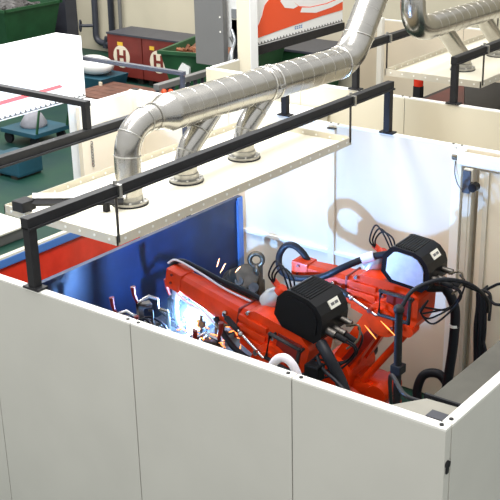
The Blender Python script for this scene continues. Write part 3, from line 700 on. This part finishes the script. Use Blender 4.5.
# ------------------------------------------------------------------ second cell contents
t = thing('beacon_post', 'black post with a red lamp cap in the second cell', 'beacon', (-3.77, 6.5, 0))
obj('post', MB().box((-3.81, 6.46, 0), (-3.73, 6.54, 1.53), .004), 'black', t)
obj('red_lamp', MB().cyl((-3.77, 6.5, 1.53), (-3.77, 6.5, 1.64), .05), 'redpan', t)
t = thing('fixture_bench', 'black bench with a dark red front panel in the second cell', 'bench', (-2.9, 6.4, 0))
obj('front_beam', MB().box((-3.64, 5.6, 1.34), (-3.52, 7.15, 1.46), .004), 'black', t)
obj('red_panel', MB().prism([(-3.515, 5.6), (-2.95, 5.6), (-3.08, 6.16), (-3.46, 6.9), (-3.515, 6.95)], 'z', 1.32, 1.50), 'redd2', t)
obj('black_hood', MB().prism([(-3.458, 6.905), (-3.078, 6.165), (-2.9, 5.3), (-1.5, 5.3), (-1.5, 7.15), (-3.458, 7.15)], 'z', 1.31, 1.505), 'black', t)
obj('bench_body', MB().box((-3.60, 5.6, 0), (-1.55, 7.05, 1.30)), 'black', t)
t = thing('gutter_box', 'low pale grey box standing in the gap between both cells', 'box', (-4.0, 3.9, 0))
obj('box_body', MB().box((-4.45, 3.85, 0), (-3.42, 4.32, 1.78), .01), 'label', t)
obj('box_lid', MB().box((-4.46, 3.84, 1.78), (-3.41, 4.33, 1.80), .005), 'white', t)

# ------------------------------------------------------------------ far side of the hall
def hsign(t, x, z, y):
    d = obj('logo_disc', MB().cyl((x, y-.004, z), (x, y, z), .185, n=36), 'cream', t)
    obj('letter_h', MB().box((x-.10, y-.008, z-.115), (x-.045, y-.004, z+.115)).box((x+.045, y-.008, z-.115), (x+.10, y-.004, z+.115)).box((x-.045, y-.008, z-.022), (x+.045, y-.004, z+.022)), 'crate', d)
for i, (x0, x1, lab) in enumerate(((-11.49, -10.72, 'brown-red crate whose whole H sign is visible, at left'), (-10.70, -9.70, 'brown-red crate with an H sign half hidden by the skip'))):
    t = thing('storage_crate', lab, 'crate', ((x0+x1)/2, 10.1, 0))
    obj('body', MB().box((x0, 9.8, .10), (x1, 10.4, .78), .008), 'crate', t)
    obj('lid', MB().box((x0-.01, 9.79, .78), (x1+.01, 10.41, .81), .004), 'dgrey', t)
    obj('skids', MB().box((x0+.05, 9.85, 0), (x0+.15, 10.35, .10)).box((x1-.15, 9.85, 0), (x1-.05, 10.35, .10)), 'steel', t)
    hsign(t, -11.18 if i == 0 else -10.36, .43, 9.8)
    obj('yellow_label', MB().box((-11.26 if i == 0 else -10.54, 9.795, .61), (-11.14 if i == 0 else -10.44, 9.8, .67)), 'yellow', t)
def skip(label, x0, x1, y0, y1, z1, scrap, seed, mname='skip', turn=0.):
    t = thing('scrap_skip', label, 'skip', ((x0+x1)/2, (y0+y1)/2, 0)); f_ = .16; w = .03
    b = MB()
    lo_ = [(x0+f_, y0+f_), (x1-f_, y0+f_), (x1-f_, y1-f_), (x0+f_, y1-f_)]; hi = [(x0, y0), (x1, y0), (x1, y1), (x0, y1)]
    ins = [(x0+w, y0+w), (x1-w, y0+w), (x1-w, y1-w), (x0+w, y1-w)]; il = [(x0+f_+w, y0+f_+w), (x1-f_-w, y0+f_+w), (x1-f_-w, y1-f_-w), (x0+f_+w, y1-f_-w)]
    b.loft([[(*p, .12) for p in lo_], [(*p, z1) for p in hi], [(*p, z1) for p in ins], [(*p, .2) for p in il]])
    obj('shell', b, mname, t)
    obj('rim', MB().box((x0-.03, y0-.03, z1-.04), (x1+.03, y0+.02, z1+.01)).box((x0-.03, y1-.02, z1-.04), (x1+.03, y1+.03, z1+.01)).box((x0-.03, y0, z1-.04), (x0+.02, y1, z1+.01)).box((x1-.02, y0, z1-.04), (x1+.03, y1, z1+.01)), mname, t)
    obj('feet', MB().box((x0+.3, y0+f_+.05, 0), (x0+.4, y1-f_-.05, .12)).box((x1-.4, y0+f_+.05, 0), (x1-.3, y1-f_-.05, .12)), 'steel', t)
    rnd = random.Random(seed); h = MB(); n = 12
    rings = []
    for i in range(n+1):
        rings.append([(x0+.07+(x1-x0-.14)*i/n, y0+.07+(y1-y0-.14)*j/8, z1-.12+.26*math.sin(PI*i/n)*math.sin(PI*j/8)+rnd.uniform(-.04, .04)) for j in range(9)])
    vs_ = [p for r_ in rings for p in r_]
    h._add(vs_, [(i*9+j, i*9+j+1, (i+1)*9+j+1, (i+1)*9+j) for i in range(n) for j in range(8)])
    for k in range(60):
        x, y = rnd.uniform(x0+.2, x1-.2), rnd.uniform(y0+.2, y1-.2); s_ = rnd.uniform(.03, .12)
        h.box((x-s_, y-.02, z1-.06), (x+s_, y+.02, z1-.02), rot=Matrix.Rotation(rnd.uniform(0, 3), 3, (rnd.random(), rnd.random(), rnd.random()+.1)))
    o = obj('scrap_heap', h, scrap); t.rotation_euler.z = o.rotation_euler.z = turn
    tag(o, 'heap of loose '+('rusty brown' if scrap == 'scrap' else 'grey')+' scrap filling the '+('skip beside the crates' if scrap == 'scrap' else 'green skip at upper left'), 'scrap', kind='stuff')
    return t
t = skip('green skip full of rusty scrap beside the brown-red crates', -9.36, -7.95, 8.70, 10.1, .95, 'scrap', 2, turn=.22)
obj('white_mark', MB().prism([(-9.0, .50), (-8.92, .50), (-8.88, .74), (-9.0, .80), (-9.07, .70)], 'y', 8.70, 8.80), 'white', t)
skip('dark green skip of grey scrap at the far upper left', -15.9, -13.75, 9.55, 10.9, 1.0, 'scrapg', 4)
t = thing('green_hopper', 'tall green hopper behind the grey scrap skip, upper left', 'hopper', (-15.4, 11.2, 0))
obj('hopper_body', MB().prism([(11.05, 0), (11.45, 0), (11.45, 1.9), (10.98, 1.9)], 'x', -17.4, -15.15), 'skip', t)
obj('hopper_rib', MB().box((-15.9, 10.96, .2), (-15.82, 11.04, 1.8)).box((-15.27, 10.96, .2), (-15.19, 11.04, 1.8)), 'skip', t)
t = thing('hall_column', 'brown-grey column beside the green hopper', 'column', (-14.3, 11.3, 0))
obj('column_shaft', MB().box((-14.95, 11.1, 0), (-14.3, 11.49, 4)), 'column', t)
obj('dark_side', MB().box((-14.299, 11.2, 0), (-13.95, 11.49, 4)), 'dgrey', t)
def pipe(label, pts, r):
    return tag(obj('wall_pipe', MB().tube(spline(pts, 6), r, 12), 'dgrey'), label, 'pipe')
vp = thing('wall_pipe', 'grey wall pipe with a hand valve, left of the crates', 'pipe', (-13.35, 11.4, 0))
obj('pipe', MB().tube([(-13.33, 11.4, 2.2), (-13.38, 11.4, .5)]+arc_pts((-13.39, 11.4, .35), (-13.40, 11.4, .18), (-13.2, 11.4, .18), 6)+[(-12.7, 11.4, .17)], .06, 12), 'dgrey', vp)
vv = obj('valve', MB().cyl((-13.38, 11.34, .5), (-13.58, 11.2, .5), .03).torus((-13.58, 11.2, .5), .10, .016, (.8, .6, 0)), 'dgrey', vp)
tag(obj('wall_pipe', MB().tube([(-12.93, 11.4, 2.2), (-12.96, 11.4, .32), (-13.1, 11.4, .28), (-13.15, 11.4, .1)], .06, 12), 'dgrey'), 'plain grey wall pipe next to the crate with the whole H', 'pipe')
tag(obj('wall_pipe', MB().tube([(-12.72, 11.42, 2.2), (-12.75, 11.42, .3), (-12.75, 11.42, 0)], .035, 12), 'grey'), 'slim light grey wall pipe rightmost of the pipes', 'pipe')
t = thing('teal_bin', 'dark teal bin behind the overexposed white machine', 'bin', (-11.7, 9.3, 0))
bb = MB(); bb.loft([[(-11.75, 9.05, 0), (-10.95, 9.05, 0), (-10.95, 9.6, 0), (-11.75, 9.6, 0)], [(-11.85, 9.0, .22), (-10.9, 9.0, .22), (-10.9, 9.65, .22), (-11.85, 9.65, .22)]])
obj('bin_body', bb, 'teal', t)
obj('bin_handle', MB().box((-10.92, 8.97, .05), (-10.86, 9.0, .2), .01), 'cream', t)
tag(obj('white_sack', MB().sphere((-11.32, 9.3, .37), .30, 14, (1.25, .85, .52)), 'white'), 'bright white sack lying on the teal bin', 'sack')
t = thing('pallet', 'reddish wooden pallet on the floor before the crates', 'pallet', (-10.2, 8.6, 0))
for k in range(6): obj('board', MB().box((-10.95, 8.36+k*.16, .115), (-9.55, 8.36+k*.16+.15, .14), .003), 'wood', t)
for x in (-10.9, -10.3, -9.7): obj('bearer', MB().box((x, 8.36, 0), (x+.1, 9.26, .115)), 'wood', t)
t = thing('pipe_stand', 'grey pipe stand with orange fittings behind the big duct', 'stand', (-6, 5.4, 0))
obj('top_bar', MB().box((-6.04, 5.0, 1.50), (-5.96, 5.95, 1.56), .006), 'grey', t)
obj('low_bar', MB().box((-6.03, 5.0, 1.38), (-5.97, 5.95, 1.42), .006), 'dgrey', t)
for k, y in enumerate((5.02, 5.14, 5.26, 5.38, 5.50, 5.62, 5.74, 5.86)): obj('roller', MB().cyl((-6, y, 1.42), (-6, y, 1.50), .022, n=10), 'dgrey', t)
for y in (5.05, 5.9): obj('leg', MB().box((-6.03, y-.03, 0), (-5.97, y+.03, 1.38)), 'grey', t)
obj('orange_fittings', MB().sphere((-5.95, 5.06, 1.48), .03).sphere((-5.95, 5.16, 1.46), .03).sphere((-5.94, 5.03, 1.41), .025), 'orange', t)
# things on the green floor outside the loading door
t = thing('floor_cart', 'low dark cart with a pale cloth bag outside the loading door', 'cart', (-9.7, 6.55, 0))
obj('bed', MB().box((-10.05, 6.2, .16), (-9.35, 6.85, .22), .01), 'teal', t)
for x in (-9.97, -9.45):
    for y in (6.28, 6.76): obj('wheel', MB().cyl((x, y-.02, .08), (x, y+.02, .08), .08), 'rubber', t)
obj('handle', MB().tube([(-9.37, 6.25, .2), (-9.25, 6.25, .65), (-9.25, 6.8, .65), (-9.37, 6.8, .2)], .018, 8), 'skip', t)
tag(obj('cloth_bag', MB().tube([(-9.72, 6.52, .22), (-9.72, 6.52, .26), (-9.72, 6.52, .38), (-9.74, 6.52, .46)], [.17, .19, .12, .02], 12), 'bagm'), 'pale cone shaped cloth bag on the floor cart', 'bag')
t = thing('floor_motor', 'dark motor unit lying on the green floor left of the near hood', 'motor', (-8.8, 5.4, 0))
obj('motor_body', MB().box((-9.05, 5.2, .03), (-8.55, 5.6, .26), .03).cyl((-9.05, 5.4, .16), (-9.25, 5.4, .16), .09), 'teal', t)
obj('feet', MB().box((-9.0, 5.2, 0), (-8.9, 5.6, .04)).box((-8.7, 5.2, 0), (-8.6, 5.6, .04)), 'steel', t)
t = thing('floor_crate', 'low grey tray on the green floor beside the red barrier', 'tray', (-7.3, 3.9, 0))
obj('tray_body', MB().box((-7.8, 3.5, .0), (-7.0, 4.0, .12), .02), 'grey', t)
obj('tray_edge', MB().box((-7.82, 3.48, .12), (-6.98, 4.02, .14), .006), 'label', t)
t = thing('floor_bin', 'dark green bin on the floor below the orange door graphic', 'bin', (-8.6, 11.0, 0))
bb = MB(); bb.loft([[(-9.4, 10.6, 0), (-7.9, 10.6, 0), (-7.9, 11.3, 0), (-9.4, 11.3, 0)], [(-9.5, 10.5, .7), (-7.8, 10.5, .7), (-7.8, 11.4, .7), (-9.5, 11.4, .7)]])
obj('bin_body', bb, 'skip', t); obj('bin_lid', MB().box((-9.52, 10.48, .7), (-7.78, 11.42, .74), .01), 'dgrey', t)
# hanging chain on the left wall
ch = MB()
for k in range(9): ch.torus((-4.71, 2.80, 1.68-k*.024), .012, .003, (1, 0, 0) if k % 2 else (0, 1, 0), 10)
tag(obj('hanging_chain', ch, 'ink'), 'short thin chain hanging on the cream left wall panel', 'chain')

# ------------------------------------------------------------------ light
w = bpy.data.worlds.new('hall'); SC.world = w; w.use_nodes = True
nt = w.node_tree; bg = nt.nodes['Background']
tc = nt.nodes.new('ShaderNodeTexCoord'); sx_ = nt.nodes.new('ShaderNodeSeparateXYZ'); cr = nt.nodes.new('ShaderNodeValToRGB')
nt.links.new(tc.outputs['Generated'], sx_.inputs[0]); nt.links.new(sx_.outputs['Z'], cr.inputs['Fac']); nt.links.new(cr.outputs['Color'], bg.inputs['Color'])
cr.color_ramp.elements[0].color = (.52, .52, .50, 1); cr.color_ramp.elements[1].color = (.85, .86, .88, 1)
bg.inputs['Strength'].default_value = 1.5
def area(loc, target, sx, sy, e, col=(1, .97, .92)):
    l = bpy.data.lights.new('hall_or_fill_lamp', 'AREA'); l.shape = 'RECTANGLE'; l.size = sx; l.size_y = sy; l.energy = e; l.color = col
    o = bpy.data.objects.new('hall_or_fill_lamp', l); COL.objects.link(o); o.location = loc
    o.rotation_euler = (V(target)-V(loc)).to_track_quat('-Z', 'Y').to_euler(); return o
area((-2.5, 1.2, 7.5), (-2.5, 1.2, 0), 1.2, 6, 330)
area((-7.5, 3.0, 7.5), (-7.5, 3.0, 0), 1.2, 6, 420)
area((-3.0, 7.0, 7.5), (-3.0, 7.0, 0), 6, 1.2, 25)
area((-11.5, 8.0, 7.5), (-11.5, 9.0, 0), 6, 1.2, 500)
area((-3.2, 2.0, 4.4), (-5.0, 2.0, 2.2), .8, .8, 150, (.92, .97, 1))  # fill lamp added to blow the near loading door out to white
vs_ = SC.view_settings
SC.display_settings.display_device = 'sRGB'
vs_.view_transform = 'Standard'; vs_.look = 'None'; vs_.exposure = 0; vs_.gamma = 1; vs_.use_curve_mapping = False
